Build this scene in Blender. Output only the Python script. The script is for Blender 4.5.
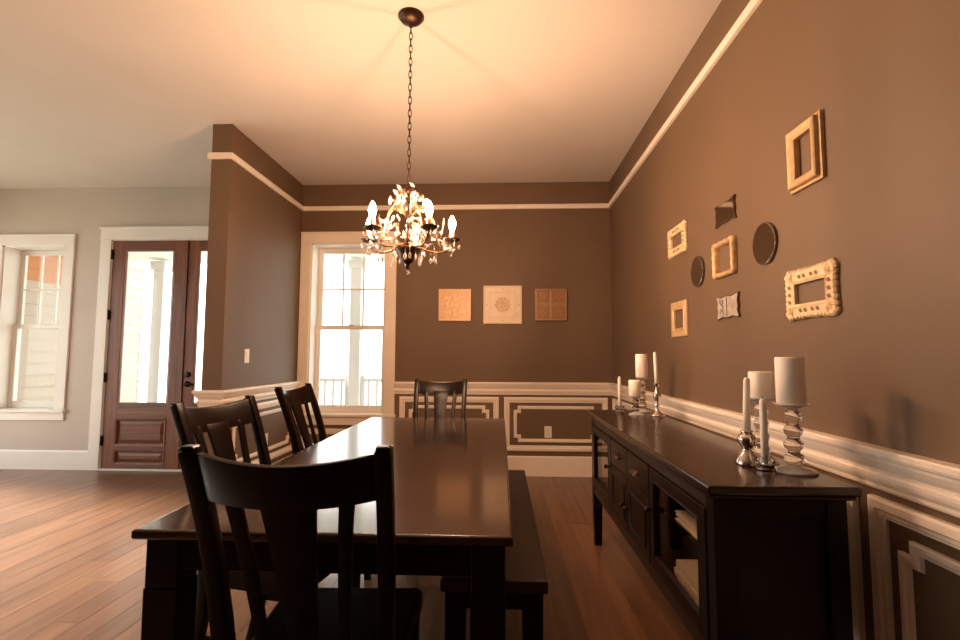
import bpy, bmesh, math, random
from mathutils import Vector, Matrix
random.seed(7)
PI = math.pi
for o in list(bpy.data.objects):
    bpy.data.objects.remove(o, do_unlink=True)
SC = bpy.context.scene
COL = SC.collection

# ------------------------------------------------------------------ camera
cd = bpy.data.cameras.new('camera'); cam = bpy.data.objects.new('camera', cd); COL.objects.link(cam)
cd.sensor_width = 36.0; cd.sensor_fit = 'HORIZONTAL'; cd.lens = 488.6 / 960 * 36; cd.clip_start = 0.02
PITCH, YAW, ROLL = 0.074, 0.0429, 0.0032
fw = Vector((-math.sin(YAW) * math.cos(PITCH), math.cos(YAW) * math.cos(PITCH), math.sin(PITCH)))
rt = Vector((math.cos(YAW), math.sin(YAW), 0)); up = rt.cross(fw)
rt, up = math.cos(ROLL) * rt + math.sin(ROLL) * up, -math.sin(ROLL) * rt + math.cos(ROLL) * up
M = Matrix.Identity(4)
for i in range(3):
    M[i][0], M[i][1], M[i][2] = rt[i], up[i], -fw[i]
M.translation = (0, 0, 1.21)
cam.matrix_world = M
SC.camera = cam

# ------------------------------------------------------------------ world, exposure
W = bpy.data.worlds.new('overcast_sky'); SC.world = W; W.use_nodes = True
bgn = W.node_tree.nodes['Background']
bgn.inputs[0].default_value = (1.0, 0.95, 0.90, 1); bgn.inputs[1].default_value = 5.0
sl = bpy.data.lights.new('hazy_sun', 'SUN'); sun = bpy.data.objects.new('hazy_sun', sl); COL.objects.link(sun)
sl.energy = 24.0; sl.angle = math.radians(16); sl.color = (1.0, 0.94, 0.83)
sun.rotation_euler = Vector((math.cos(math.radians(-14)), math.sin(math.radians(-14)), -math.tan(math.radians(30)))).to_track_quat('-Z', 'Y').to_euler()
SC.view_settings.view_transform = 'Standard'; SC.view_settings.look = 'None'
SC.view_settings.gamma = 1.0; SC.view_settings.use_curve_mapping = False
SC.view_settings.exposure = 0.0
BULB_STRENGTH = 1650.0
BULB_COLOR = (1.0, 0.58, 0.335)

# ------------------------------------------------------------------ materials
def nt(name):
    m = bpy.data.materials.new(name); m.use_nodes = True
    return m, m.node_tree, m.node_tree.nodes['Principled BSDF']

def plain(name, col, rough=0.5, metal=0.0, var=0.06, scale=6.0, bump=0.0, bscale=60.0, coat=0.0, spec=0.5, aniso=None):
    """colour with a soft mottled variation and fine relief"""
    m, t, p = nt(name); N = t.nodes; L = t.links
    tc = N.new('ShaderNodeTexCoord'); nz = N.new('ShaderNodeTexNoise'); nz.inputs['Scale'].default_value = scale
    nz.inputs['Detail'].default_value = 5
    L.new(tc.outputs['Object'], nz.inputs['Vector'])
    r = N.new('ShaderNodeValToRGB'); L.new(nz.outputs['Fac'], r.inputs['Fac'])
    r.color_ramp.elements[0].position = 0.3; r.color_ramp.elements[1].position = 0.7
    r.color_ramp.elements[0].color = tuple(c * (1 - var) for c in col) + (1,)
    r.color_ramp.elements[1].color = tuple(min(1, c * (1 + var)) for c in col) + (1,)
    L.new(r.outputs[0], p.inputs['Base Color'])
    p.inputs['Roughness'].default_value = rough; p.inputs['Metallic'].default_value = metal
    p.inputs['Coat Weight'].default_value = coat; p.inputs['Coat Roughness'].default_value = 0.12
    p.inputs['Specular IOR Level'].default_value = spec
    if bump:
        n2 = N.new('ShaderNodeTexNoise'); n2.inputs['Scale'].default_value = bscale; n2.inputs['Detail'].default_value = 4
        L.new(tc.outputs['Object'], n2.inputs['Vector'])
        b = N.new('ShaderNodeBump'); b.inputs['Strength'].default_value = bump; b.inputs['Distance'].default_value = 0.01
        L.new(n2.outputs['Fac'], b.inputs['Height']); L.new(b.outputs[0], p.inputs['Normal'])
    return m

def wood(name, dark, light, axis=1, rough=0.3, coat=0.0, grain=26.0, objrand=0.0, bump=0.04, coatr=0.1, spec=0.5):
    """streaky wood, grain along axis 0/1/2; objrand shifts each object in tone"""
    m, t, p = nt(name); N = t.nodes; L = t.links
    tc = N.new('ShaderNodeTexCoord'); mp = N.new('ShaderNodeMapping')
    s = [grain, grain, grain]; s[axis] = grain * 0.06
    mp.inputs['Scale'].default_value = s
    oi = N.new('ShaderNodeObjectInfo')
    ad = N.new('ShaderNodeVectorMath'); ad.operation = 'ADD'
    mu = N.new('ShaderNodeVectorMath'); mu.operation = 'SCALE'; mu.inputs['Scale'].default_value = 37.0
    cx = N.new('ShaderNodeCombineXYZ')
    for k in range(3): L.new(oi.outputs['Random'], cx.inputs[k])
    L.new(cx.outputs[0], mu.inputs[0]); L.new(tc.outputs['Object'], ad.inputs[0]); L.new(mu.outputs[0], ad.inputs[1])
    L.new(ad.outputs[0], mp.inputs['Vector'])
    nz = N.new('ShaderNodeTexNoise'); nz.inputs['Scale'].default_value = 1.0; nz.inputs['Detail'].default_value = 6
    nz.inputs['Roughness'].default_value = 0.6; nz.inputs['Distortion'].default_value = 0.6
    L.new(mp.outputs[0], nz.inputs['Vector'])
    r = N.new('ShaderNodeValToRGB'); r.color_ramp.elements[0].position = 0.28; r.color_ramp.elements[1].position = 0.72
    r.color_ramp.elements[0].color = tuple(dark) + (1,); r.color_ramp.elements[1].color = tuple(light) + (1,)
    L.new(nz.outputs['Fac'], r.inputs['Fac'])
    out = r.outputs[0]
    if objrand:
        hs = N.new('ShaderNodeHueSaturation'); mr = N.new('ShaderNodeMapRange')
        mr.inputs['To Min'].default_value = 1 - objrand; mr.inputs['To Max'].default_value = 1 + objrand
        L.new(oi.outputs['Random'], mr.inputs['Value']); L.new(mr.outputs[0], hs.inputs['Value'])
        L.new(out, hs.inputs['Color']); out = hs.outputs[0]
    L.new(out, p.inputs['Base Color'])
    p.inputs['Roughness'].default_value = rough; p.inputs['Coat Weight'].default_value = coat
    p.inputs['Coat Roughness'].default_value = coatr; p.inputs['Specular IOR Level'].default_value = spec
    if bump:
        b = N.new('ShaderNodeBump'); b.inputs['Strength'].default_value = bump; b.inputs['Distance'].default_value = 0.01
        L.new(nz.outputs['Fac'], b.inputs['Height']); L.new(b.outputs[0], p.inputs['Normal'])
    return m

def pane_mat(name, tint=(0.97, 0.98, 0.98)):
    m, t, p = nt(name); N = t.nodes; L = t.links
    N.remove(p)
    tr = N.new('ShaderNodeBsdfTransparent'); tr.inputs[0].default_value = tuple(tint) + (1,)
    gl = N.new('ShaderNodeBsdfGlossy'); gl.inputs['Roughness'].default_value = 0.02
    fr = N.new('ShaderNodeFresnel'); ge = N.new('ShaderNodeNewGeometry'); mr = N.new('ShaderNodeMapRange')
    mr.inputs['To Min'].default_value = 1.3; mr.inputs['To Max'].default_value = 1 / 1.3      # same reflectance entering and leaving
    L.new(ge.outputs['Backfacing'], mr.inputs['Value']); L.new(mr.outputs[0], fr.inputs[0])
    nz = N.new('ShaderNodeTexNoise'); nz.inputs['Scale'].default_value = 2.0
    mx = N.new('ShaderNodeMixShader')
    L.new(fr.outputs[0], mx.inputs[0]); L.new(tr.outputs[0], mx.inputs[1]); L.new(gl.outputs[0], mx.inputs[2])
    L.new(mx.outputs[0], N['Material Output'].inputs[0])
    return m

def glass_mat(name, col=(1, 1, 1), rough=0.0, ior=1.45, trans=1.0):
    m, t, p = nt(name)
    p.inputs['Base Color'].default_value = tuple(col) + (1,); p.inputs['Roughness'].default_value = rough
    p.inputs['Transmission Weight'].default_value = trans; p.inputs['IOR'].default_value = ior
    return m

def emit(name, col, strength):
    m, t, p = nt(name)
    p.inputs['Base Color'].default_value = (1, 0.9, 0.75, 1)
    p.inputs['Emission Color'].default_value = tuple(col) + (1,); p.inputs['Emission Strength'].default_value = strength
    return m

MT = {}
MT['taupe'] = plain('taupe_wall_paint', (0.138, 0.084, 0.046), 0.62, var=0.05, scale=1.6, bump=0.05, bscale=140)
MT['greige'] = plain('greige_wall_paint', (0.54, 0.485, 0.43), 0.65, var=0.03, scale=1.5, bump=0.04, bscale=140)
MT['ceiling'] = plain('ceiling_paint', (0.63, 0.575, 0.525), 0.8, var=0.03, scale=1.2, bump=0.05, bscale=90)
MT['trim'] = plain('white_trim_paint', (0.82, 0.735, 0.635), 0.38, var=0.03, scale=4)
MT['winwhite'] = plain('window_white_paint', (0.80, 0.78, 0.74), 0.4, var=0.02, scale=4)
MT['plank'] = wood('floor_plank_wood', (0.100, 0.039, 0.017), (0.236, 0.111, 0.053), 1, 0.34, coat=0.2, grain=13, objrand=0.17, bump=0.08, coatr=0.22)
MT['subfloor'] = plain('floor_joint_dark', (0.06, 0.03, 0.018), 0.6)
MT['esp'] = wood('espresso_wood', (0.0045, 0.0022, 0.0016), (0.0125, 0.0052, 0.0034), 2, 0.3, coat=0.0, grain=30, bump=0.02, coatr=0.12, spec=0.16)
MT['espx'] = wood('espresso_wood_cross', (0.0045, 0.0022, 0.0016), (0.0125, 0.0052, 0.0034), 0, 0.3, coat=0.0, grain=30, bump=0.02, coatr=0.12, spec=0.16)
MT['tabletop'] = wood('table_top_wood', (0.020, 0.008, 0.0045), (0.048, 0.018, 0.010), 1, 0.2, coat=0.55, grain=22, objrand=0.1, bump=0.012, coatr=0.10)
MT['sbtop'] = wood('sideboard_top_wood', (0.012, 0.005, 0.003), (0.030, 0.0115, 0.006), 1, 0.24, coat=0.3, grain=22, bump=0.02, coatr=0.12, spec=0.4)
MT['bench'] = wood('bench_wood', (0.009, 0.0036, 0.0022), (0.034, 0.012, 0.006), 1, 0.4, coat=0.05, grain=24, bump=0.03, coatr=0.2)
MT['doorwood'] = wood('door_wood', (0.085, 0.020, 0.006), (0.255, 0.078, 0.024), 2, 0.4, coat=0.08, grain=18, bump=0.03, coatr=0.2)
MT['doorwoodx'] = wood('door_wood_cross', (0.060, 0.015, 0.005), (0.230, 0.070, 0.022), 0, 0.4, coat=0.08, grain=18, bump=0.03, coatr=0.2)
MT['black'] = plain('black_hardware', (0.014, 0.012, 0.011), 0.4, metal=0.6)
MT['pane'] = pane_mat('window_pane')
MT['cabpane'] = pane_mat('cabinet_pane', (0.85, 0.83, 0.80))
MT['bronze'] = plain('dark_bronze', (0.060, 0.030, 0.018), 0.38, metal=0.75, var=0.25, scale=30)
MT['goldleaf'] = plain('chandelier_gold', (0.15, 0.075, 0.035), 0.4, metal=0.7, var=0.2, scale=40)
MT['crystal'] = glass_mat('crystal', (1.0, 0.97, 0.93), 0.03, 1.6, 0.82)
MT['glass'] = glass_mat('clear_glass', (1.0, 0.98, 0.96), 0.0, 1.46)
MT['thinglass'] = glass_mat('thin_blown_glass', (1.0, 0.98, 0.95), 0.04, 1.45, 0.62)
MT['mercury'] = plain('mercury_glass', (0.72, 0.65, 0.59), 0.12, metal=1.0, var=0.22, scale=55)
MT['wax'] = plain('ivory_wax', (0.86, 0.80, 0.72), 0.5, var=0.03, scale=9)
MT['wick'] = plain('wick', (0.02, 0.018, 0.016), 0.9)
MT['sleeve'] = plain('candle_sleeve', (0.72, 0.58, 0.42), 0.5, var=0.05, scale=20)
MT['bulb'] = emit('lit_bulb', BULB_COLOR, BULB_STRENGTH)
MT['gilt'] = plain('gilt_frame', (0.56, 0.37, 0.19), 0.42, metal=0.15, var=0.16, scale=22, bump=0.08, bscale=60)
MT['giltpale'] = plain('pale_gilt_frame', (0.74, 0.54, 0.32), 0.45, metal=0.05, var=0.12, scale=30, bump=0.08, bscale=80)
MT['hollow'] = plain('carving_hollow', (0.22, 0.115, 0.05), 0.7)
MT['mirror'] = plain('mirror_silver', (0.62, 0.60, 0.58), 0.05, metal=1.0, var=0.05, scale=12)
MT['mirroredge'] = plain('mirror_edge', (0.16, 0.13, 0.11), 0.25, metal=0.6)
MT['etched'] = plain('etched_silver', (0.62, 0.54, 0.47), 0.35, metal=0.55, var=0.3, scale=40)
MT['goldtile'] = plain('gold_embossed_tile', (0.40, 0.245, 0.135), 0.4, metal=0.3, var=0.08, scale=35, bump=0.04, bscale=90)
MT['bronzetile'] = plain('bronze_embossed_tile', (0.36, 0.20, 0.105), 0.38, metal=0.35, var=0.12, scale=35, bump=0.05, bscale=90)
MT['creamtile'] = plain('cream_tile', (0.76, 0.63, 0.49), 0.5, var=0.04, scale=12)
MT['medallion'] = plain('medallion_gold', (0.60, 0.42, 0.26), 0.5, var=0.25, scale=50)
MT['discgold'] = plain('medallion_ground', (0.70, 0.53, 0.37), 0.5, var=0.1, scale=50)
MT['plate'] = plain('wall_plate_plastic', (0.78, 0.72, 0.64), 0.35, var=0.02)
MT['siding'] = plain('cream_siding', (0.44, 0.37, 0.30), 0.7, var=0.04, scale=3)
MT['glowboard'] = plain('orange_glow_board', (0.50, 0.20, 0.075), 0.7, var=0.1, scale=5)  # warm glow on the upper siding, put into the board colour
MT['porchwhite'] = plain('porch_white_paint', (0.80, 0.80, 0.80), 0.6, var=0.03)
MT['concrete'] = plain('porch_concrete', (0.45, 0.44, 0.42), 0.85, var=0.1, scale=4, bump=0.1)
MT['lawn'] = plain('pale_lawn', (0.40, 0.42, 0.34), 0.9, var=0.2, scale=2)
MT['linen'] = plain('folded_linen', (0.62, 0.50, 0.38), 0.85, var=0.15, scale=60, bump=0.4, bscale=200)
MT['paper'] = plain('paper', (0.70, 0.58, 0.46), 0.8, var=0.06, scale=12)

# ------------------------------------------------------------------ mesh helpers
class MB:
    """collects shapes (world or thing-local coordinates) and links them as one mesh object"""
    def __init__(s): s.bm = bmesh.new()
    def box(s, x0, x1, y0, y1, z0, z1, bev=0.0, seg=1):
        b = bmesh.new(); bmesh.ops.create_cube(b, size=1)
        for v in b.verts:
            v.co = Vector(((x0 + x1) / 2 + v.co.x * (x1 - x0), (y0 + y1) / 2 + v.co.y * (y1 - y0), (z0 + z1) / 2 + v.co.z * (z1 - z0)))
        if bev: bmesh.ops.bevel(b, geom=b.edges[:], offset=bev, segments=seg, profile=0.6, affect='EDGES')
        s.join(b); return s
    def join(s, b, mat=None):
        if mat is not None: bmesh.ops.transform(b, matrix=mat, verts=b.verts)
        me = bpy.data.meshes.new('tmp'); b.to_mesh(me); b.free(); s.bm.from_mesh(me); bpy.data.meshes.remove(me)
    def lathe(s, prof, c=(0, 0, 0), seg=24, sx=1.0, sy=1.0, smooth=True):
        vs = []
        for r, z in prof:
            if r < 1e-6: vs.append([s.bm.verts.new((c[0], c[1], c[2] + z))])
            else: vs.append([s.bm.verts.new((c[0] + sx * r * math.cos(2 * PI * k / seg), c[1] + sy * r * math.sin(2 * PI * k / seg), c[2] + z)) for k in range(seg)])
        for a, b in zip(vs, vs[1:]):
            for k in range(seg):
                k2 = (k + 1) % seg
                q = [a[k % len(a)], a[k2 % len(a)], b[k2 % len(b)], b[k % len(b)]]
                q = list(dict.fromkeys(q))
                if len(q) > 2:
                    try: f = s.bm.faces.new(q); f.smooth = smooth
                    except ValueError: pass
        for ring, flip in ((vs[0], True), (vs[-1], False)):
            if len(ring) > 2:
                try: s.bm.faces.new(ring[::-1] if flip else ring)
                except ValueError: pass
        return s
    def prism(s, pts, fn, d0, d1, bev=0.0):
        """2D outline pts -> fn(u, v, w) between w = d0 and w = d1"""
        b = bmesh.new()
        A = [b.verts.new(fn(u, v, d0)) for u, v in pts]; B = [b.verts.new(fn(u, v, d1)) for u, v in pts]
        b.faces.new(A[::-1]); b.faces.new(B); n = len(pts)
        for k in range(n): b.faces.new((A[k], A[(k + 1) % n], B[(k + 1) % n], B[k]))
        bmesh.ops.recalc_face_normals(b, faces=b.faces)
        if bev:
            es = [e for e in b.edges if all(v in B for v in e.verts)]
            bmesh.ops.bevel(b, geom=es, offset=bev, segments=2, profile=0.6, affect='EDGES')
        s.join(b); return s
    def sweep(s, path, w, d, side=Vector((1, 0, 0)), bev=0.0):
        """rectangular bar along path [(pt, w_scale, d_scale)]: width along side, depth square to it"""
        b = bmesh.new(); rings = []
        P = [Vector(p[0]) for p in path]
        for i, p in enumerate(path):
            t = (P[min(i + 1, len(P) - 1)] - P[max(i - 1, 0)]).normalized()
            sd = (side - t * side.dot(t)).normalized(); dn = t.cross(sd).normalized()
            a, c = w * p[1] / 2, d * p[2] / 2
            rings.append([b.verts.new(P[i] + sd * x * a + dn * y * c) for x, y in ((-1, -1), (1, -1), (1, 1), (-1, 1))])
        for r0, r1 in zip(rings, rings[1:]):
            for k in range(4): b.faces.new((r0[k], r0[(k + 1) % 4], r1[(k + 1) % 4], r1[k]))
        b.faces.new(rings[0][::-1]); b.faces.new(rings[-1])
        bmesh.ops.recalc_face_normals(b, faces=b.faces)
        if bev:
            lon = []
            for e in b.edges:
                if len(e.link_faces) == 2 and e.calc_face_angle(0) > 0.9: lon.append(e)
            bmesh.ops.bevel(b, geom=lon, offset=bev, segments=2, profile=0.6, affect='EDGES')
        s.join(b); return s
    def tube(s, pts, r, seg=8, r1=None, closed=False):
        P = [Vector(p) for p in pts]; n = len(P); rings = []
        ref = Vector((0, 0, 1))
        prev = None
        for i in range(n):
            if closed: t = (P[(i + 1) % n] - P[i - 1]).normalized()
            else: t = (P[min(i + 1, n - 1)] - P[max(i - 1, 0)]).normalized()
            if prev is None:
                a = t.cross(ref)
                if a.length < 1e-3: a = t.cross(Vector((1, 0, 0)))
            else: a = prev - t * prev.dot(t)
            a.normalize(); prev = a; c = t.cross(a)
            rr = r if r1 is None else r + (r1 - r) * i / (n - 1)
            rings.append([s.bm.verts.new(P[i] + (a * math.cos(2 * PI * k / seg) + c * math.sin(2 * PI * k / seg)) * rr) for k in range(seg)])
        m = n if closed else n - 1
        for i in range(m):
            A, B = rings[i], rings[(i + 1) % n]
            for k in range(seg):
                f = s.bm.faces.new((A[k], A[(k + 1) % seg], B[(k + 1) % seg], B[k])); f.smooth = True
        if not closed:
            s.bm.faces.new(rings[0][::-1]); s.bm.faces.new(rings[-1])
        return s
    def loop(s, pts, prof, fn, closed=True):
        """moulding round a rectilinear loop: prof [(inset, height)], mitred corners"""
        n = len(pts); area = sum(pts[i][0] * pts[(i + 1) % n][1] - pts[(i + 1) % n][0] * pts[i][1] for i in range(n))
        sg = 1 if area > 0 else -1
        nor = []
        for i in range(n):
            dx, dy = pts[(i + 1) % n][0] - pts[i][0], pts[(i + 1) % n][1] - pts[i][1]; l = math.hypot(dx, dy)
            nor.append((-dy / l * sg, dx / l * sg))
        rows = []
        for o, h in prof:
            rows.append([s.bm.verts.new(fn(pts[i][0] + o * (nor[i - 1][0] + nor[i][0]), pts[i][1] + o * (nor[i - 1][1] + nor[i][1]), h)) for i in range(n)])
        for A, B in zip(rows, rows[1:]):
            for k in range(n): s.bm.faces.new((A[k], A[(k + 1) % n], B[(k + 1) % n], B[k]))
        return s
    def ball(s, c, r, sub=2, sz=1.0):
        b = bmesh.new(); bmesh.ops.create_icosphere(b, subdivisions=sub, radius=r)
        for v in b.verts: v.co = Vector((c[0] + v.co.x, c[1] + v.co.y, c[2] + v.co.z * sz))
        if sub > 1:
            for f in b.faces: f.smooth = True
        s.join(b); return s
    def build(s, name, mat, parent=None, origin=None, recalc=True):
        if recalc: bmesh.ops.recalc_face_normals(s.bm, faces=s.bm.faces)
        me = bpy.data.meshes.new(name)
        vs = s.bm.verts
        if parent is None and origin is None:
            xs = [v.co.x for v in vs]; ys = [v.co.y for v in vs]; zs = [v.co.z for v in vs]
            origin = ((min(xs) + max(xs)) / 2, (min(ys) + max(ys)) / 2, min(zs))
        off = Vector(origin) if origin is not None else Vector((0, 0, 0))
        for v in vs: v.co -= off
        s.bm.to_mesh(me); s.bm.free()
        if name in ('crest_rail', 'splat', 'slat', 'back_post'):
            me.polygons.foreach_set('use_smooth', [True] * len(me.polygons)); me.set_sharp_from_angle(angle=0.52)
        me.materials.append(MT[mat] if isinstance(mat, str) else mat)
        o = bpy.data.objects.new(name, me); COL.objects.link(o)
        if parent is None: o.location = off
        else:
            o.parent = parent
        return o

def tag(o, label=None, cat=None, group=None, kind=None):
    if label: o['label'] = label
    if cat: o['category'] = cat
    if group: o['group'] = group
    if kind: o['kind'] = kind
    return o
def empty(name, loc=(0, 0, 0), rz=0.0):
    o = bpy.data.objects.new(name, None); COL.objects.link(o); o.location = loc; o.rotation_euler = (0, 0, rz); o.empty_display_size = 0.1
    return o
def thing(name, label, cat, loc=(0, 0, 0), rz=0.0, group=None): return tag(empty(name, loc, rz), label, cat, group)
def struct(o): return tag(o, kind='structure')
def children(o): return [c for c in COL.objects if c.parent == o]
def copy_tree(o, parent=None):
    kids = children(o); c = o.copy(); COL.objects.link(c); c.parent = parent
    for k in kids: copy_tree(k, c)
    return c

# ------------------------------------------------------------------ room shell
H, YF, XR, XS0, XS1, YS = 3.05, 5.08, 1.141, -2.295, -2.137, 3.68   # ceiling, front wall, right wall, partition x range, its free end
XL, YB, WT = -5.98, -6.5, 0.25
front = lambda u, v, w: (u, YF - w, v)          # on the front wall, w towards the camera
right = lambda u, v, w: (XR - w, u, v)          # on the right wall
part_ = lambda u, v, w: (XS1 + w, u, v)         # partition face towards the table
pend = lambda u, v, w: (u, YS - w, v)           # free end of the partition

b = MB(); b.box(XL, XR + .2, YB, YF + WT, -0.12, -0.012); floor = struct(b.build('floor', 'subfloor', origin=(0, 0, 0)))
PW = 0.127; lens = (0.9, 1.25, 1.6, 2.0); pm = {}
for l in lens:
    q = MB(); q.box(0.0004, PW - 0.0004, 0.0005, l - 0.0005, -0.013, 0.0, bev=0.0008)
    o = q.build('plank', 'plank', floor); pm[l] = o.data; bpy.data.objects.remove(o)
rest = []; npl = 0
i = 0; x = XR
while x > XL:
    x -= PW; y = YF
    first = True
    while y > YB:
        l = random.choice(lens)
        if first: l = random.choice(lens) ; y += random.choice((0.0, 0.2, 0.45, 0.7)); first = False
        y -= l
        vis = y + l > 0.9 and x > -6.6 and npl < 298
        # only the wedge the camera sees near the left
        if vis and x < -1.35 * (y + l) - 0.4: vis = False
        if vis:
            p = bpy.data.objects.new('plank', pm[l]); COL.objects.link(p); p.parent = floor; p.location = (x, y, random.uniform(-0.0006, 0.0004)); npl += 1
        else: rest.append((x, y, l))
q = MB()
for x, y, l in rest: q.box(x + .0009, x + PW - .0009, y + .001, y + l - .001, -0.013, 0.0)
tag(q.build('planks_beyond_view', 'plank', floor), kind='stuff')
b = MB(); b.box(XL, XR + .2, YB, YF + WT, H, H + 0.1); struct(b.build('ceiling', 'ceiling'))

def wall_holes(name, mat, x0, x1, holes, fn, thick):
    """slab wall cut round the openings (u0, u1, v0, v1), sorted by u"""
    q = MB(); u = x0
    def bx(u0, u1, v0, v1):
        if u1 - u0 < 1e-4 or v1 - v0 < 1e-4: return
        q.prism([(u0, v0), (u1, v0), (u1, v1), (u0, v1)], fn, 0, -thick)
    for (a, c, v0, v1) in holes:
        bx(u, a, 0, H); bx(a, c, 0, v0); bx(a, c, v1, H); u = c
    bx(u, x1, 0, H)
    return struct(q.build(name, mat))
W1 = (-2.03, -1.215, 0.60, 2.41)       # dining room window
W2 = (-5.47, -4.76, 0.62, 2.41)        # hall window
D1 = (-4.235, -2.565, 0.0, 2.465)      # double door
XM = (XS0 + XS1) / 2
wall_holes('wall_front', 'taupe', XM, XR + 0.2, [W1], front, WT)
wall_holes('wall_hall', 'greige', XL, XM, [W2, D1], front, WT)
b = MB(); b.box(XR, XR + .2, YB, YF, 0, H); struct(b.build('wall_right', 'taupe'))
b = MB(); b.box(XM, XS1, YS, YF, 0, H); wp = struct(b.build('wall_partition', 'taupe'))
b = MB(); b.box(XS0, XM, YS + .0005, YF, 0, H); b.build('hall_face', 'greige', wp, origin=wp.location)
b = MB(); b.box(XS0, XM, YS, YS + .0006, 0, H); b.build('end_face', 'taupe', wp, origin=wp.location)
b = MB(); b.box(XL, XR + .2, YB - .2, YB, 0, H); struct(b.build('wall_back', 'taupe'))
leftf = lambda u, v, w: (XL + w, u, v)
wall_holes('wall_left', 'greige', YB, YF + WT, [(0.9, 2.75, 0.06, 2.6), (2.95, 4.8, 0.06, 2.6)], leftf, WT)

# ------------------------------------------------------------------ trim: picture rail, chair rail, panel mouldings, baseboards
trimn = [0]
def trim(q, mat='trim'):
    trimn[0] += 1
    return struct(q.build('trim_%d' % trimn[0], mat))
def run(prof, fn, u0, u1, m0=0.0, m1=0.0):
    """moulding of section prof [(w, v)] from u0 to u1; m0/m1 = +1/-1 mitre the ends"""
    q = MB(); n = len(prof)
    A = [q.bm.verts.new(fn(u0 + m0 * w, v, w)) for w, v in prof]; B = [q.bm.verts.new(fn(u1 + m1 * w, v, w)) for w, v in prof]
    for k in range(n): q.bm.faces.new((A[k], A[(k + 1) % n], B[(k + 1) % n], B[k]))
    q.bm.faces.new(A[::-1]); q.bm.faces.new(B)
    return q
PR = [(0, 2.762), (.018, 2.762), (.022, 2.766), (.022, 2.806), (.016, 2.812), (0, 2.812)]
CR = [(0, .815), (.010, .815), (.014, .822), (.014, .832), (.020, .842), (.023, .852), (.023, .862), (.016, .868), (.016, .876), (.026, .890), (.034, .905), (.036, .914), (.043, .918), (.046, .926), (.046, .938), (.042, .944), (0, .944)]
BBD = [(0, 0), (.016, 0), (.016, .185), (.010, .196), (0, .200)]
for prof in (PR, CR):
    trim(run(prof, right, YB, YF, 0, -1))
    if prof is PR: trim(run(prof, front, XS1, XR, 1, -1))
    else: trim(run(prof, front, -1.106, XR, 0, -1))
    trim(run(prof, part_, YS, YF, -1, -1 if prof is PR else 0))
    trim(run(prof, pend, XS0, XS1, -1, 1))
struct(run(BBD, right, YB, YF, 0, -1).build('baseboard_right', 'trim'))
struct(run(BBD, front, XS1, XR, 1, -1).build('baseboard_front', 'trim'))
struct(run(BBD, part_, YS, YF, -1, -1).build('baseboard_partition', 'trim'))
struct(run(BBD, pend, XS0, XS1, -1, 1).build('baseboard_partition_end', 'trim'))
struct(run(BBD, front, XL, -4.355).build('baseboard_hall', 'winwhite'))
struct(run(BBD, front, -2.445, XS0).build('baseboard_hall_end', 'winwhite'))

OUTER = [(0, 0), (0, .018), (.008, .022), (.030, .022), (.036, .013), (.046, .013), (.050, .008), (.056, .008), (.056, 0)]
INNER = [(0, 0), (0, .012), (.006, .016), (.018, .016), (.022, .010), (.030, .010), (.034, 0)]
def rect(u0, u1, v0, v1): return [(u0, v0), (u1, v0), (u1, v1), (u0, v1)]
def notched(u0, u1, v0, v1, s):
    return [(u0 + s, v0), (u1 - s, v0), (u1 - s, v0 + s), (u1, v0 + s), (u1, v1 - s), (u1 - s, v1 - s), (u1 - s, v1), (u0 + s, v1), (u0 + s, v1 - s), (u0, v1 - s), (u0, v0 + s), (u0 + s, v0 + s)]
def panel(fn, u0, u1, v0=0.25, v1=0.792):
    q = MB(); q.loop(rect(u0, u1, v0, v1), OUTER, fn)
    o = trim(q); g = .098
    if u1 - u0 > .5 and v1 - v0 > .4:
        r = MB(); r.loop(notched(u0 + g, u1 - g, v0 + g * .9, v1 - g * .9, .042), INNER, fn)
        r.build('inner_moulding', 'trim', o, origin=o.location)
    return o
panel(front, 0.032, 1.085)
panel(front, -1.050, -0.022)
panel(front, -2.075, -1.150, 0.25, 0.455)
panel(part_, 3.76, 5.02)
for a, c in ((-3.2, -1.72), (-1.66, -0.06), (0.0, 1.585), (1.648, 3.30), (3.36, 5.02)): panel(right, a, c)

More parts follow.
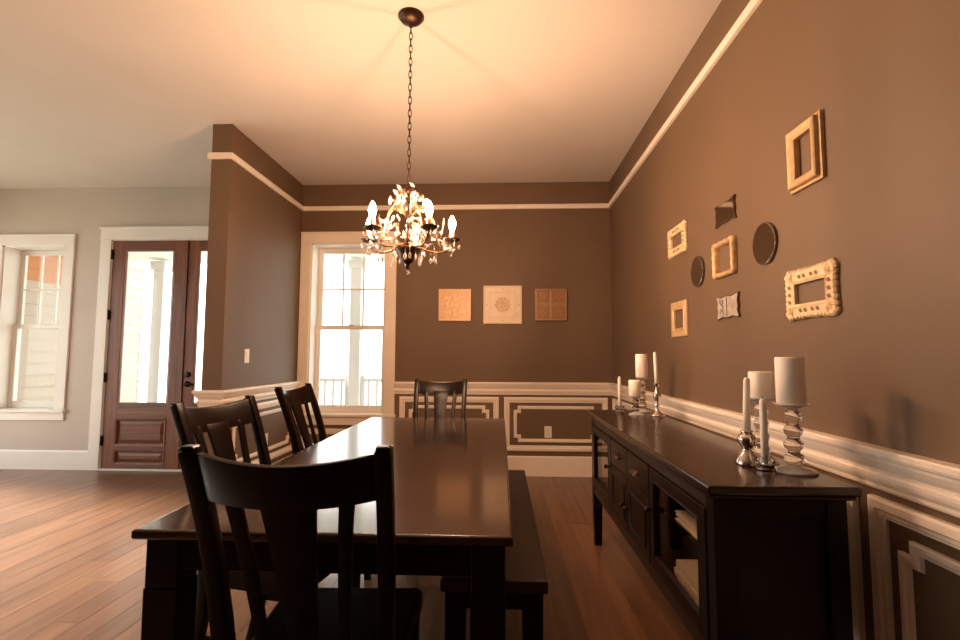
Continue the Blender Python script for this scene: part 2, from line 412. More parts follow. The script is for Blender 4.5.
# ------------------------------------------------------------------ windows
def window(name, hole, mat='winwhite', casmat='trim', clipl=None):
    u0, u1, v0, v1 = hole; ys = YF + 0.15
    root = empty(name, ((u0 + u1) / 2, YF, v0)); tag(root, kind='structure'); O = root.location
    def P(nm, q, m=mat, par=root): return q.build(nm, m, par, origin=O)
    cw = .112; l0 = u0 - cw if clipl is None else clipl
    q = MB(); q.box(l0, u0 + .004, YF - .022, YF, v0 - .02, v1 + .002, .003); P('side_casing', q, casmat)
    q = MB(); q.box(u1 - .004, u1 + cw, YF - .022, YF, v0 - .02, v1 + .002, .003); P('side_casing', q, casmat)
    q = MB(); q.box(l0, u1 + cw, YF - .024, YF, v1, v1 + .105, .003); q.box(l0 - (.0 if clipl else .012), u1 + cw + .012, YF - .034, YF, v1 + .098, v1 + .118, .004); P('head_casing', q, casmat)
    q = MB(); q.box(l0 - (.0 if clipl else .015), u1 + cw + .015, YF - .045, ys + .03, v0 - .022, v0 + .006, .005); P('sill', q, casmat)
    q = MB(); q.box(l0, u1 + cw, YF - .020, YF, v0 - .105, v0 - .022, .003); P('apron', q, casmat)
    q = MB(); t = .018
    q.box(u0 - .001, u0 + t, YF - .002, YF + WT, v0, v1); q.box(u1 - t, u1 + .001, YF - .002, YF + WT, v0, v1); q.box(u0, u1, YF - .002, YF + WT, v1 - t, v1 + .001)
    q.box(u0, u1, ys + .02, YF + WT + .04, v0 - .03, v0 + .004)
    P('jamb', q)
    zm = (v0 + v1) / 2 + 0.01; a, c = u0 + t, u1 - t; st = .05
    # lower sash nearer the room, upper sash behind it
    for nm, z0, z1, y, br, tr in (('lower_sash', v0 + .006, zm + .025, ys, .075, .045), ('upper_sash', zm - .022, v1 - t, ys + .036, .045, .055)):
        q = MB(); q.box(a, a + st, y, y + .034, z0, z1, .003); q.box(c - st, c, y, y + .034, z0, z1, .003)
        q.box(a + st, c - st, y, y + .034, z0, z0 + br, .003); q.box(a + st, c - st, y, y + .034, z1 - tr, z1, .003)
        s = P(nm, q)
        q = MB(); q.box(a + st - .004, c - st + .004, y + .014, y + .019, z0 + br - .004, z1 - tr + .004); P('pane', q, 'pane', s).location = (0, 0, 0)
        if nm == 'upper_sash':
            gl, gr, gb, gt = a + st, c - st, z0 + br, z1 - tr
            for k in (1, 2):
                xx = gl + (gr - gl) * k / 3; q = MB(); q.box(xx - .008, xx + .008, y + .006, y + .027, gb, gt); P('muntin', q, mat, s)
            zz = (gb + gt) / 2 + .0; q = MB(); q.box(gl, gr, y + .007, y + .026, zz - .008, zz + .008); P('muntin', q, mat, s)
    q = MB(); q.box((u0 + u1) / 2 - .03, (u0 + u1) / 2 + .03, ys - .012, ys + .01, zm + .02, zm + .034, .003); P('sash_lock', q, mat)
    return root
window('window_1', W1, clipl=XS1 + .003)
window('window_2', W2, casmat='winwhite')
# tall glazed patio doors in the left wall, outside the frame
for k, (a, c) in enumerate(((0.9, 2.75), (2.95, 4.8))):
    root = empty('window_%d' % (k + 3), (XL, (a + c) / 2, 0.06)); tag(root, kind='structure'); O = root.location
    q = MB(); q.loop(rect(a - .1, c + .1, .0, 2.7), [(0, 0), (0, .022), (.104, .022), (.104, 0)], leftf); q.build('casing', 'winwhite', root, origin=O)
    q = MB(); m = (a + c) / 2
    for (p, r) in ((a, m), (m, c)): q.loop(rect(p, r, .06, 2.6), [(0, -.1), (0, -.06), (.06, -.06), (.06, -.1)], leftf)
    q.build('sash', 'winwhite', root, origin=O)
    q = MB(); q.box(XL - .085, XL - .08, a + .03, c - .03, .09, 2.57); q.build('pane', 'pane', root, origin=O)

# ------------------------------------------------------------------ double door to the porch
def casing_door():
    u0, u1, v0, v1 = D1; cw = .12
    q = MB(); q.box(u0 - cw, u0 + .004, YF - .022, YF, 0, v1, .003); q.box(u1 - .004, u1 + cw, YF - .022, YF, 0, v1, .003)
    q.box(u0 - cw, u1 + cw, YF - .025, YF, v1, v1 + .125, .003); q.box(u0 - cw - .014, u1 + cw + .014, YF - .038, YF, v1 + .112, v1 + .138, .004)
    trim(q, 'winwhite')
    q = MB(); q.box(u0 - .001, u0 + .012, YF - .002, YF + WT, 0, v1); q.box(u1 - .012, u1 + .001, YF - .002, YF + WT, 0, v1); q.box(u0, u1, YF - .002, YF + WT, v1 - .01, v1 + .001)
    trim(q, 'winwhite')
    q = MB(); q.box(u0, u1, YF - .03, YF + WT + .05, 0, .014, .004); trim(q, 'winwhite')
casing_door()
def door(name, u0, u1, hingeleft):
    y0, y1 = YF + .002, YF + .046; z0, z1 = .018, 2.452; st = .135
    root = empty(name, ((u0 + u1) / 2, YF, z0)); tag(root, kind='structure'); O = root.location
    def P(nm, q, m='doorwood', par=root): return q.build(nm, m, par, origin=O)
    for a, c in ((u0, u0 + st), (u1 - st, u1)):
        q = MB(); q.box(a, c, y0, y1, z0, z1, .002); P('stile', q)
    g0, g1 = u0 + st, u1 - st
    for a, c in ((z1 - .105, z1), (.535, .695), (.205, .258), (z0, z0 + .045)):
        q = MB(); q.box(g0, g1, y0, y1, a, c, .002); P('rail', q, 'doorwoodx')
    q = MB(); q.box(g0 - .004, g1 + .004, y0 + .018, y0 + .026, .69, z1 - .1); P('pane', q, 'pane')
    q = MB(); q.loop(rect(g0, g1, .695, z1 - .105), [(0, -.003), (0, .004), (.010, .002), (.014, -.014)], front); P('glazing_bead', q)
    for a, c in ((.258, .535), (z0 + .045, .205)):
        q = MB(); q.box(g0, g1, y0 + .016, y0 + .024, a, c); pn = P('panel', q, 'doorwoodx')
        q = MB(); q.loop(rect(g0, g1, a, c), [(0, -.004), (0, .006), (.014, .003), (.020, -.016)], front); P('panel_moulding', q, 'doorwood', pn)
        q = MB(); q.loop(rect(g0 + .03, g1 - .03, a + .025, c - .025), [(0, -.018), (.028, -.008), (.030, -.006)], front)
        q.box(g0 + .06, g1 - .06, y0 + .004, y0 + .020, a + .055, c - .055); P('raised_field', q, 'doorwoodx', pn)
    hx = u0 - .004 if hingeleft else u1 + .004
    for z in (2.30, 1.64, .97, .305):
        q = MB(); q.lathe([(.009, 0), (.009, .10)], (hx, YF - .012, z - .05), 10); q.lathe([(.0, 0), (.006, .006), (.0, .012)], (hx, YF - .012, z + .05), 8)
        q.box(hx - .014, hx + .016, YF - .008, YF + .004, z - .05, z + .05); P('hinge', q, 'black')
    return root, O
dl, O1 = door('door_1', D1[0] + .014, -3.402, True)
dr, O2 = door('door_2', -3.398, D1[1] - .014, False)
q = MB(); q.box(-3.425, -3.375, YF - .012, YF + .003, .02, 2.45, .003); q.build('astragal', 'doorwood', dr, origin=O2)
hx = -3.322
q = MB(); q.lathe([(.0, 0), (.03, 0), (.03, .008), (.022, .016), (0, .016)], (0, 0, 0), 20); bmesh.ops.transform(q.bm, matrix=Matrix.Translation((hx, YF + .002, 1.005)) @ Matrix.Rotation(PI / 2, 4, 'X'), verts=q.bm.verts); q.build('deadbolt', 'black', dr, origin=O2)
q = MB(); q.lathe([(.0, 0), (.032, 0), (.032, .008), (.014, .018), (.012, .05), (0, .05)], (0, 0, 0), 20); bmesh.ops.transform(q.bm, matrix=Matrix.Translation((hx, YF + .002, .905)) @ Matrix.Rotation(PI / 2, 4, 'X'), verts=q.bm.verts)
q.tube([(hx, YF - .045, .905), (hx + .04, YF - .05, .907), (hx + .105, YF - .045, .902)], .010, 8); q.build('lever_handle', 'black', dr, origin=O2)

# ------------------------------------------------------------------ outside: porch, wing wall with lap siding, columns, railing
b = MB(); b.box(-40, 25, -30, 60, -.62, -.5); struct(b.build('ground', 'lawn'))
b = MB(); b.box(-9.0, 6, YF + WT, YF + WT + 2.6, -.2, -.06); struct(b.build('floor_porch', 'concrete'))
b = MB(); b.box(-6.75, 3, YF + WT, YF + WT + 2.75, 2.78, 2.95); struct(b.build('ceiling_porch', 'porchwhite'))
WX = -6.55
b = MB(); b.box(WX - .2, WX - .02, YF + WT, 8.75, -.5, 3.35); wg = struct(b.build('wall_porch_wing', 'porchwhite')); O = wg.location
bm_ = {}
for nm, (ya, yb) in (('near', (YF + WT + .01, 7.30)), ('far', (7.30, 8.62))):
    q = MB(); q.bm.free(); q = MB()
    q.prism([(0, 0), (.022, 0), (.006, .2), (0, .2)], lambda u, v, w: (u, w, v), ya, yb)
    o = q.build('siding_board', 'siding', wg, origin=(0, 0, 0)); bm_[nm] = o.data; bpy.data.objects.remove(o)
zc_mesh = bm_['near'].copy(); zc_mesh.materials.clear(); zc_mesh.materials.append(MT['glowboard'])
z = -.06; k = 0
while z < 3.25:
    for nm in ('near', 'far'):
        me = zc_mesh if (nm == 'near' and z > 2.10) else bm_[nm]  # upper near boards take the painted orange glow
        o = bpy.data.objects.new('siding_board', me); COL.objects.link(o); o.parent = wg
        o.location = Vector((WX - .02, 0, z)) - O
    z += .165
q = MB(); q.box(WX - .03, WX + .012, 8.60, 8.76, -.06, 3.3, .004); q.build('corner_board', 'porchwhite', wg, origin=O)
def column(x, y, label):
    t = thing('porch_column', label, 'column', (x, y, -.06), 0, 'porch columns')
    q = MB(); q.box(-.09, .09, -.09, .09, .16, 2.72, .006); q.build('shaft', 'porchwhite', t)
    q = MB(); q.box(-.125, .125, -.125, .125, 0, .16, .01); q.build('base', 'porchwhite', t)
    q = MB(); q.box(-.125, .125, -.125, .125, 2.66, 2.80, .01); q.build('capital', 'porchwhite', t)
YC = YF + WT + 2.42
column(-2.32, YC, 'white square porch column seen through the dining room window')
column(-5.58, YC, 'white square porch column seen through the glass of the wooden door')
def railing(x0, x1, label):
    t = thing('porch_railing', label, 'railing', ((x0 + x1) / 2, YC, -.06), 0, 'porch railings'); h = (x1 - x0) / 2
    q = MB(); q.box(-h, h, -.04, .04, .86, .91, .006); q.build('top_rail', 'porchwhite', t)
    q = MB(); q.box(-h, h, -.03, .03, .10, .15, .005); q.build('bottom_rail', 'porchwhite', t)
    n = int((x1 - x0) / .13); me = None
    for k in range(n):
        if me is None:
            q = MB(); q.box(-.017, .017, -.017, .017, .14, .87); o = q.build('baluster', 'porchwhite', t); me = o.data
        else:
            o = bpy.data.objects.new('baluster', me); COL.objects.link(o); o.parent = t
        o.location = (-h + (k + .5) * (x1 - x0) / n, 0, 0)
    for s in (-1, 1):
        q = MB(); q.box(s * (h + .02) - .03, s * (h + .02) + .03, -.03, .03, 0, .96, .004); q.build('post', 'porchwhite', t)
railing(-2.17, -.4, 'white porch railing right of the column outside the dining window')
railing(-4.2, -2.47, 'white porch railing left of the column outside the dining window')

# ------------------------------------------------------------------ switch and outlets
def plate(name, label, cat, fn, u, v, kind, group=None):
    root = thing(name, label, cat, fn(u, v, 0), 0, group); O = root.location
    q = MB(); q.prism(rect(u - .036, u + .036, v - .058, v + .058), fn, .0003, .0065, .002); q.build('cover_plate', 'plate', root, origin=O)
    if kind == 'switch':
        q = MB(); q.prism(rect(u - .016, u + .016, v - .033, v + .033), fn, .006, .010, .001); q.build('rocker', 'plate', root, origin=O)
    else:
        for s in (-1, 1):
            q = MB(); q.prism([(u + .017 * math.cos(a), v + s * .02 + .014 * math.sin(a)) for a in [2 * PI * k / 14 for k in range(14)]], fn, .006, .0085); so = q.build('socket', 'plate', root, origin=O)
            for dx in (-.006, .006):
                q = MB(); q.prism(rect(u + dx - .0015, u + dx + .0015, v + s * .02 - .004, v + s * .02 + .005), fn, .008, .0089); q.build('slot', 'black', so, origin=O)
plate('light_switch', 'white light switch on the taupe partition wall above the chair rail', 'switch', part_, 4.03, 1.206, 'switch')
plate('wall_outlet', 'white outlet on the partition wall panel behind the dining chairs', 'outlet', part_, 4.42, .446, 'outlet', 'wall outlets')
plate('wall_outlet', 'white outlet inside the wall panel left of the sideboard', 'outlet', front, .48, .441, 'outlet', 'wall outlets')

# ------------------------------------------------------------------ dining table
TX0, TX1, TY0, TY1, TZ = -.948, .030, 1.252, 3.585, .762
tc_ = ((TX0 + TX1) / 2, (TY0 + TY1) / 2, 0)
table = thing('dining_table', 'long dark espresso dining table with thick square legs in the room centre', 'table', tc_)
hw, hl = (TX1 - TX0) / 2, (TY1 - TY0) / 2
nb = 3; ys = [-hl, -hl + .79, -hl + 1.58, hl]
for k in range(nb):       # top in three sections with the leaf joints across
    q = MB(); q.box(-hw, hw, ys[k] + .0006, ys[k + 1] - .0006, TZ - .025, TZ, .0)
    bm = q.bm
    es = []
    for e in bm.edges:
        m = (e.verts[0].co + e.verts[1].co) / 2
        outer = abs(abs(m.x) - hw) < 1e-4 or (k == 0 and abs(m.y + hl) < 1e-3) or (k == nb - 1 and abs(m.y - hl) < 1e-3)
        if outer and abs(e.verts[0].co.z - e.verts[1].co.z) < 1e-4: es.append(e)
    bmesh.ops.bevel(bm, geom=es, offset=.008, segments=3, profile=.6, affect='EDGES')
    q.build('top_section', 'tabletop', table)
ix, iy = hw - .028, hl - .038
for nm, a in (('apron', (-ix + .06, ix - .06, -iy, -iy + .022)), ('apron', (-ix + .06, ix - .06, iy - .022, iy))):
    q = MB(); q.box(*a, .648, TZ - .025, .002); q.build(nm, 'espx', table)
for s in (-1, 1):
    q = MB(); x_ = s * ix; q.box(min(x_, x_ - s * .022), max(x_, x_ - s * .022), -iy + .06, iy - .06, .648, TZ - .025, .002); q.build('apron', 'bench', table)
for sx in (-1, 1):
    for sy in (-1, 1):
        cx, cy = sx * (ix - .035), sy * (iy - .035)
        q = MB(); q.box(cx - .044, cx + .044, cy - .044, cy + .044, .605, TZ - .025, .003)
        lg = q.build('leg', 'esp', table)
        q = MB(); v = [((cx, cy, z), s, s) for z, s in ((.605, 1.0), (.58, 1.0), (.45, .99), (.2, .94), (0, .88))]
        q.sweep(v, .0905, .0905, bev=.003); q.build('lower_block', 'esp', lg)
q = MB(); q.tube([(-hw + .05, -iy + .02, .595), (-hw + .022, -iy + .02, .595)], .011, 10); q.ball((-hw + .020, -iy + .02, .595), .013); q.build('lock_knob', 'black', table)

# ------------------------------------------------------------------ dining chairs
def back_y(z):      # rake of the back posts, chair faces +y
    pts = [(0, -.075), (.15, -.04), (.30, -.012), (.47, 0), (.60, -.014), (.75, -.048), (.90, -.098), (1.03, -.152)]
    for (z0, y0), (z1, y1) in zip(pts, pts[1:]):
        if z <= z1: return y0 + (y1 - y0) * (z - z0) / (z1 - z0)
    return pts[-1][1]
def half_w(z): return .160 + .031 * min(1, max(0, z / 1.03))
ZT = 1.028
def make_chair():
    t = thing('dining_chair', '', 'chair')
    for s in (-1, 1):
        q = MB(); path = []
        for k in range(22):
            z = ZT * k / 21; wsc = 1.0 if z < .95 else 1.0
            dsc = .85 + .35 * math.exp(-((z - .47) / .22) ** 2)
            path.append(((s * half_w(z), back_y(z), z), wsc, dsc))
        q.sweep(path, .035, .040, bev=.007); p = q.build('back_post', 'esp', t)
        q = MB(); q.box(s * half_w(ZT) - .0145, s * half_w(ZT) + .0145, back_y(ZT) - .014, back_y(ZT) + .016, ZT - .002, ZT + .005, .003); q.build('post_cap', 'esp', p)
    # crest rail: bows backwards in the middle, its edges dip
    def crest(z0, z1, th, hw_):
        bm = bmesh.new(); n = 14; R = []
        for k in range(n + 1):
            u = -1 + 2 * k / n; x = u * hw_; bow = -.034 * (1 - u * u); dip = -.020 * (1 - u * u)
            ring = []
            for (zz, f) in ((z0 + dip * .55, 1), (z1 + dip, 1), (z1 + dip, -1), (z0 + dip * .55, -1)):
                ring.append(bm.verts.new((x, back_y(zz - dip * .8) + bow + f * th / 2, zz)))
            R.append(ring)
        for A, B in zip(R, R[1:]):
            for j in range(4): f = bm.faces.new((A[j], A[(j + 1) % 4], B[(j + 1) % 4], B[j]))
        bm.faces.new(R[0]); bm.faces.new(R[-1][::-1]); bmesh.ops.recalc_face_normals(bm, faces=bm.faces)
        es = [e for e in bm.edges if len(e.link_faces) == 2 and e.calc_face_angle(0) > 1.0]
        bmesh.ops.bevel(bm, geom=es, offset=.005, segments=2, profile=.6, affect='EDGES')
        return bm
    q = MB(); q.join(crest(.918, 1.020, .024, half_w(.97) - .012)); q.build('crest_rail', 'espx', t)
    q = MB(); q.box(-half_w(.55) + .015, half_w(.55) - .015, back_y(.55) - .011, back_y(.55) + .011, .530, .575, .003); q.build('lower_rail', 'espx', t)
    def slat(nm, xt, xb, wt, wb, curve=0.0):
        q = MB(); path = []
        for k in range(12):
            f = k / 11; z = .56 + (.935 - .56) * f; u = abs(xb + (xt - xb) * f) / .19; ff = f * f * .5 + f * .5
            path.append(((xb + (xt - xb) * ff, back_y(z) - .030 * f * (1 - u * u) - .008 * math.sin(f * PI), z), (wb + (wt - wb) * ff) / .1, 1))
        q.sweep(path, .1, .013, bev=.002); q.build(nm, 'esp', t)
    slat('splat', 0, 0, .116, .064)
    for s in (-1, 1): slat('slat', s * .116, s * .088, .031, .026)
    q = MB(); b2 = bmesh.new()
    pts = [(-.185, -.02), (.185, -.02), (.208, .41), (.192, .435), (-.192, .435), (-.208, .41)]
    q.prism(pts, lambda u, v, w: (u, v, w), .452, .500, .010); q.build('seat', 'esp', t)
    for s in (-1, 1):
        q = MB(); q.sweep([((s * .178, .390, .0), .72, .72), ((s * .180, .390, .25), .9, .9), ((s * .180, .390, .455), 1, 1)], .044, .044, bev=.003); q.build('front_leg', 'esp', t)
        q = MB(); q.sweep([((s * .174, -.0, .425), 1, 1), ((s * .178, .375, .425), 1, 1)], .02, .055, side=Vector((1, 0, 0)), bev=.002); q.build('seat_rail', 'esp', t)
        q = MB(); q.sweep([((s * .170, -.022, .20), 1, 1), ((s * .177, .378, .20), 1, 1)], .018, .030, side=Vector((1, 0, 0)), bev=.002); q.build('stretcher', 'esp', t)
    q = MB(); q.box(-.18, .18, .365, .385, .395, .452, .002); q.build('seat_rail', 'espx', t)
    q = MB(); q.box(-.17, .17, -.012, .010, .395, .452, .002); q.build('seat_rail', 'espx', t)
    q = MB(); q.box(-.172, .172, .165, .185, .188, .212, .002); q.build('stretcher', 'espx', t)
    return t
ch = make_chair()
spots = [((-.428, 1.112, 0), math.radians(2.5), 'dark slat-back dining chair nearest the camera with its back to us'),
         ((-1.015, 1.935, 0), math.radians(-90 - 12), 'dark slat-back dining chair on the left side, just behind the nearest chair'),
         ((-1.105, 2.925, 0), math.radians(-90 - 3), 'dark slat-back dining chair on the left side close to the window'),
         ((-.470, 3.705, 0), math.radians(180), 'dark slat-back dining chair at the far end of the table, facing us')]
chairs = [ch] + [copy_tree(ch) for _ in spots[1:]]
for o, (loc, rz, lab) in zip(chairs, spots):
    o.location = loc; o.rotation_euler = (0, 0, rz); tag(o, lab, 'chair', 'dining chairs around the table')

# ------------------------------------------------------------------ bench
BX0, BX1, BY0, BY1 = -.205, .158, 1.700, 3.310
bench = thing('dining_bench', 'dark wooden backless bench pushed under the right side of the table', 'bench', ((BX0 + BX1) / 2, (BY0 + BY1) / 2, 0))
bw, bl = (BX1 - BX0) / 2, (BY1 - BY0) / 2
q = MB(); q.box(-bw, bw, -bl, bl, .418, .460, .006, 2); q.build('seat', 'bench', bench)
for s in (-1, 1):
    q = MB(); q.box(s * (bw - .04) - .011, s * (bw - .04) + .011, -bl + .1, bl - .1, .345, .418, .002); q.build('apron', 'bench', bench)
    q = MB(); q.box(-bw + .06, bw - .06, s * (bl - .055) - .011, s * (bl - .055) + .011, .345, .418, .002); q.build('apron', 'espx', bench)
    for s2 in (-1, 1):
        cx, cy = s * (bw - .05), s2 * (bl - .06); q = MB(); q.sweep([((cx, cy, 0), .8, .8), ((cx, cy, .2), .95, .95), ((cx, cy, .418), 1, 1)], .072, .072, bev=.003); q.build('leg', 'esp', bench)

# ------------------------------------------------------------------ sideboard
SX0, SX1, SY0, SY1, SZ = .572, .986, 1.405, 3.350, .855
sb = thing('sideboard', 'long dark wooden sideboard with glass doors against the right wall', 'sideboard', ((SX0 + SX1) / 2, (SY0 + SY1) / 2, 0)); O = sb.location
def SP(nm, q, m='esp', par=sb): return q.build(nm, m, par, origin=(O.x, O.y, 0))
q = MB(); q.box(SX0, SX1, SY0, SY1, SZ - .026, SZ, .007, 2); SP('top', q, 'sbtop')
q = MB(); q.box(SX0 + .012, SX1 - .006, SY0 + .012, SY1 - .012, SZ - .040, SZ - .026, .005); SP('top_moulding', q, 'sbtop')
fx, ex0, ex1, zb, zt = SX0 + .028, SY0 + .035, SY1 - .035, .325, SZ - .040
for (x_, y_) in ((fx, ex0), (fx, ex1 - .055), (SX1 - .075, ex0), (SX1 - .075, ex1 - .055)):
    q = MB(); q.box(x_, x_ + .055, y_, y_ + .055, 0.25, zt, .003); lp = SP('leg', q)
    q = MB(); q.sweep([((x_ + .0275, y_ + .0275, 0), .82, .82), ((x_ + .0275, y_ + .0275, .25), 1, 1)], .055, .055, bev=.002); SP('leg_foot', q, 'esp', lp)
# near end: frame and panel; far end: frame round a glass light
bxk = SX1 - .075
for (y_, glassy) in ((ex0 + .008, False), (ex1 - .033, True)):
    for a, c in ((zb, zb + .07), (zt - .06, zt)):
        q = MB(); q.box(fx + .05, bxk + .005, y_, y_ + .025, a, c, .002); SP('end_rail', q, 'espx')
    q = MB(); q.box(fx + .05, bxk + .005, y_ + .010, y_ + .016, zb + .06, zt - .05); SP('end_pane' if glassy else 'end_panel', q, 'cabpane' if glassy else 'esp')
q = MB(); q.box(bxk + .03, bxk + .04, ex0 + .05, ex1 - .05, zb, zt); SP('back_panel', q)
q = MB(); q.box(fx + .01, bxk + .03, ex0 + .03, ex1 - .03, zb, zb + .022); SP('bottom_board', q, 'sbtop')
q = MB(); q.box(fx + .004, fx + .026, ex0 + .05, ex1 - .05, zb, zb + .055, .002); SP('front_rail', q, 'bench')
q = MB(); q.box(fx + .004, fx + .026, ex0 + .05, ex1 - .05, zt - .045, zt, .002); SP('front_rail', q, 'bench')
ym0, ym1 = 2.045, 2.735
for y_ in (ym0, ym1):
    q = MB(); q.box(fx + .006, bxk + .03, y_ - .012, y_ + .012, zb + .02, zt); SP('divider', q)
for (a, c) in ((ex0 + .035, ym0 - .012), (ym1 + .012, ex1 - .035)):
    q = MB(); q.box(fx + .035, bxk + .03, a, c, .600, .615); SP('shelf', q, 'sbtop')
def knob(x_, y_, z_, par):
    q = MB(); q.lathe([(0, 0), (.006, 0), (.005, .010), (.012, .016), (.013, .022), (.008, .028), (0, .029)], (0, 0, 0), 14)
    bmesh.ops.transform(q.bm, matrix=Matrix.Translation((x_, y_, z_)) @ Matrix.Rotation(-PI / 2, 4, 'Y'), verts=q.bm.verts); SP('knob', q, 'bronze', par)
fs = lambda u, v, w: (fx - w, u, v)
def glass_door(a, c, ky):
    z0, z1 = zb + .058, zt - .048; st = .052
    q = MB()
    q.box(fx - .004, fx + .016, a, a + st, z0, z1, .002); q.box(fx - .004, fx + .016, c - st, c, z0, z1, .002)
    q.box(fx - .004, fx + .016, a + st, c - st, z0, z0 + st, .002); q.box(fx - .004, fx + .016, a + st, c - st, z1 - st * .8, z1, .002)
    d = SP('door', q)
    q = MB(); q.loop(rect(a + st, c - st, z0 + st, z1 - st * .8), [(0, .003), (.004, .006), (.010, -.006)], fs); SP('glass_bead', q, 'esp', d)
    q = MB(); q.box(fx + .006, fx + .010, a + st - .004, c - st + .004, z0 + st - .004, z1 - st * .8 + .004); SP('pane', q, 'cabpane', d)
    knob(fx - .004, ky, .607, d)
glass_door(ex0 + .056, ym0 - .006, 2.013)
glass_door(ym1 + .006, ex1 - .056, 2.768)
yc = (ym0 + ym1) / 2; zd = .640
for (a, c) in ((ym0 + .004, yc - .002), (yc + .002, ym1 - .004)):
    q = MB(); q.box(fx - .004, fx + .016, a, c, zd, zt - .048, .003); d = SP('drawer', q)
    m = (a + c) / 2
    q = MB()    # cup pull
    n = 12; hb = []
    for k in range(n + 1):
        f = PI * k / n; hb.append((math.cos(f) * .045, math.sin(f)))
    for r_, w_ in ((1.0, .0), (.96, .014), (.75, .024), (.35, .028)):
        pass
    V = []
    for j in range(6):
        g = (PI / 2) * j / 5
        V.append([q.bm.verts.new((fx - .004 - .026 * math.sin(g), m + math.cos(PI * k / n) * .046 * (1 - .15 * (1 - math.cos(g))) , .700 + .026 * math.sin(PI * k / n) * math.cos(g) - .004)) for k in range(n + 1)])
    for A, B in zip(V, V[1:]):
        for k in range(n):
            f = q.bm.faces.new((A[k], A[k + 1], B[k + 1], B[k])); f.smooth = True
    SP('cup_pull', q, 'bronze', d)
for s, (a, c) in ((1, (ym0 + .004, yc - .002)), (-1, (yc + .002, ym1 - .004))):
    q = MB(); q.box(fx - .004, fx + .016, a, c, zb + .058, zd - .004, .003); d = SP('door', q)
    q = MB(); q.loop(rect(a + .045, c - .045, zb + .10, zd - .048), [(0, .0045), (.003, .009), (.012, .004), (.014, .0045)], fs); SP('panel_moulding', q, 'esp', d)
    knob(fx - .004, yc - s * .03 if s == 1 else yc + .03, .505, d)

# things inside the near glass bay
def stack(name, label, cat, x0, x1, y0, y1, z0, n, dz, mat, jit=.006, piece='sheet', rz=0):
    t = thing(name, label, cat, ((x0 + x1) / 2, (y0 + y1) / 2, z0), rz); hx_, hy_ = (x1 - x0) / 2, (y1 - y0) / 2
    for k in range(n):
        jx, jy = random.uniform(-jit, jit), random.uniform(-jit, jit)
        q = MB(); q.box(-hx_ + jx, hx_ + jx, -hy_ + jy, hy_ + jy, k * dz, (k + 1) * dz - .0004, dz * .25, 2); q.build(piece, mat, t)
stack('folded_linen', 'stack of pale folded cloths on the lower shelf behind the near glass door', 'linen', .640, .860, 1.56, 1.90, zb + .0225, 4, .030, 'linen', piece='fold')
stack('paper_stack', 'pale papers lying on the upper shelf behind the near glass door', 'papers', .645, .850, 1.53, 1.88, .6155, 6, .005, 'paper', piece='sheet')

# ------------------------------------------------------------------ candles and holders on the sideboard
def tilt(o, ax, ay): o.rotation_euler = (ax, ay, 0)
def pillar(label, x, y, z, r, h):
    t = thing('pillar_candle', label, 'candle', (x, y, z), 0, 'pillar candles on the sideboard')
    q = MB(); q.lathe([(0, 0), (r - .003, 0), (r, .003), (r, h - .004), (r - .003, h), (r * .82, h - .001), (r * .7, h - .006), (0, h - .008)], (0, 0, 0), 32); q.build('wax_body', 'wax', t)
    q = MB(); q.tube([(0, 0, h - .009), (.001, 0, h - .003), (.003, .001, h + .001)], .0012, 6); q.build('wick', 'wick', t)
def taper(label, x, y, z, r, h, tx=0, ty=0):
    t = thing('taper_candle', label, 'candle', (x, y, z), 0, 'taper candles on the sideboard'); tilt(t, tx, ty)
    q = MB(); q.lathe([(0, 0), (r, 0), (r * .98, h * .5), (r * .86, h - .012), (r * .6, h - .003), (0, h)], (0, 0, 0), 18); q.build('wax_body', 'wax', t)
    q = MB(); q.tube([(0, 0, h - .002), (.001, 0, h + .008)], .0012, 6); q.build('wick', 'wick', t)
def bead(zc, r, hh, n=8, neck=.012):
    return [(max(neck, r * math.sin(PI * k / n)), zc - hh * math.cos(PI * k / n)) for k in range(n + 1)]
def bubble_holder(label, x, y, h, rb, rp, nb_, rbead, z=SZ):
    t = thing('glass_candle_holder', label, 'candle holder', (x, y, z), 0, 'glass candle holders')
    q = MB(); q.lathe([(0, 0), (rb * .96, 0), (rb, .004), (rb * .9, .009), (rb * .45, .016), (.014, .022), (0, .022)], (0, 0, 0), 36); q.build('foot', 'thinglass', t)
    z0, z1 = .020, h - .022; step = (z1 - z0) / nb_
    q = MB(); pr = [(0, z0)]
    for k in range(nb_): pr += bead(z0 + step * (k + .5), rbead * (1 - .05 * k), step / 2, 10, .017)
    pr += [(0, z1)]
    q.lathe(pr, (0, 0, 0), 32); q.build('bead_stem', 'glass', t)
    q = MB(); q.lathe([(0, z1), (.014, z1), (.02, z1 + .006), (rp * .8, z1 + .012), (rp, z1 + .018), (rp, h - .001), (rp * .93, h), (rp * .9, h - .003), (0, h - .003)], (0, 0, 0), 36); q.build('plate', 'thinglass', t)
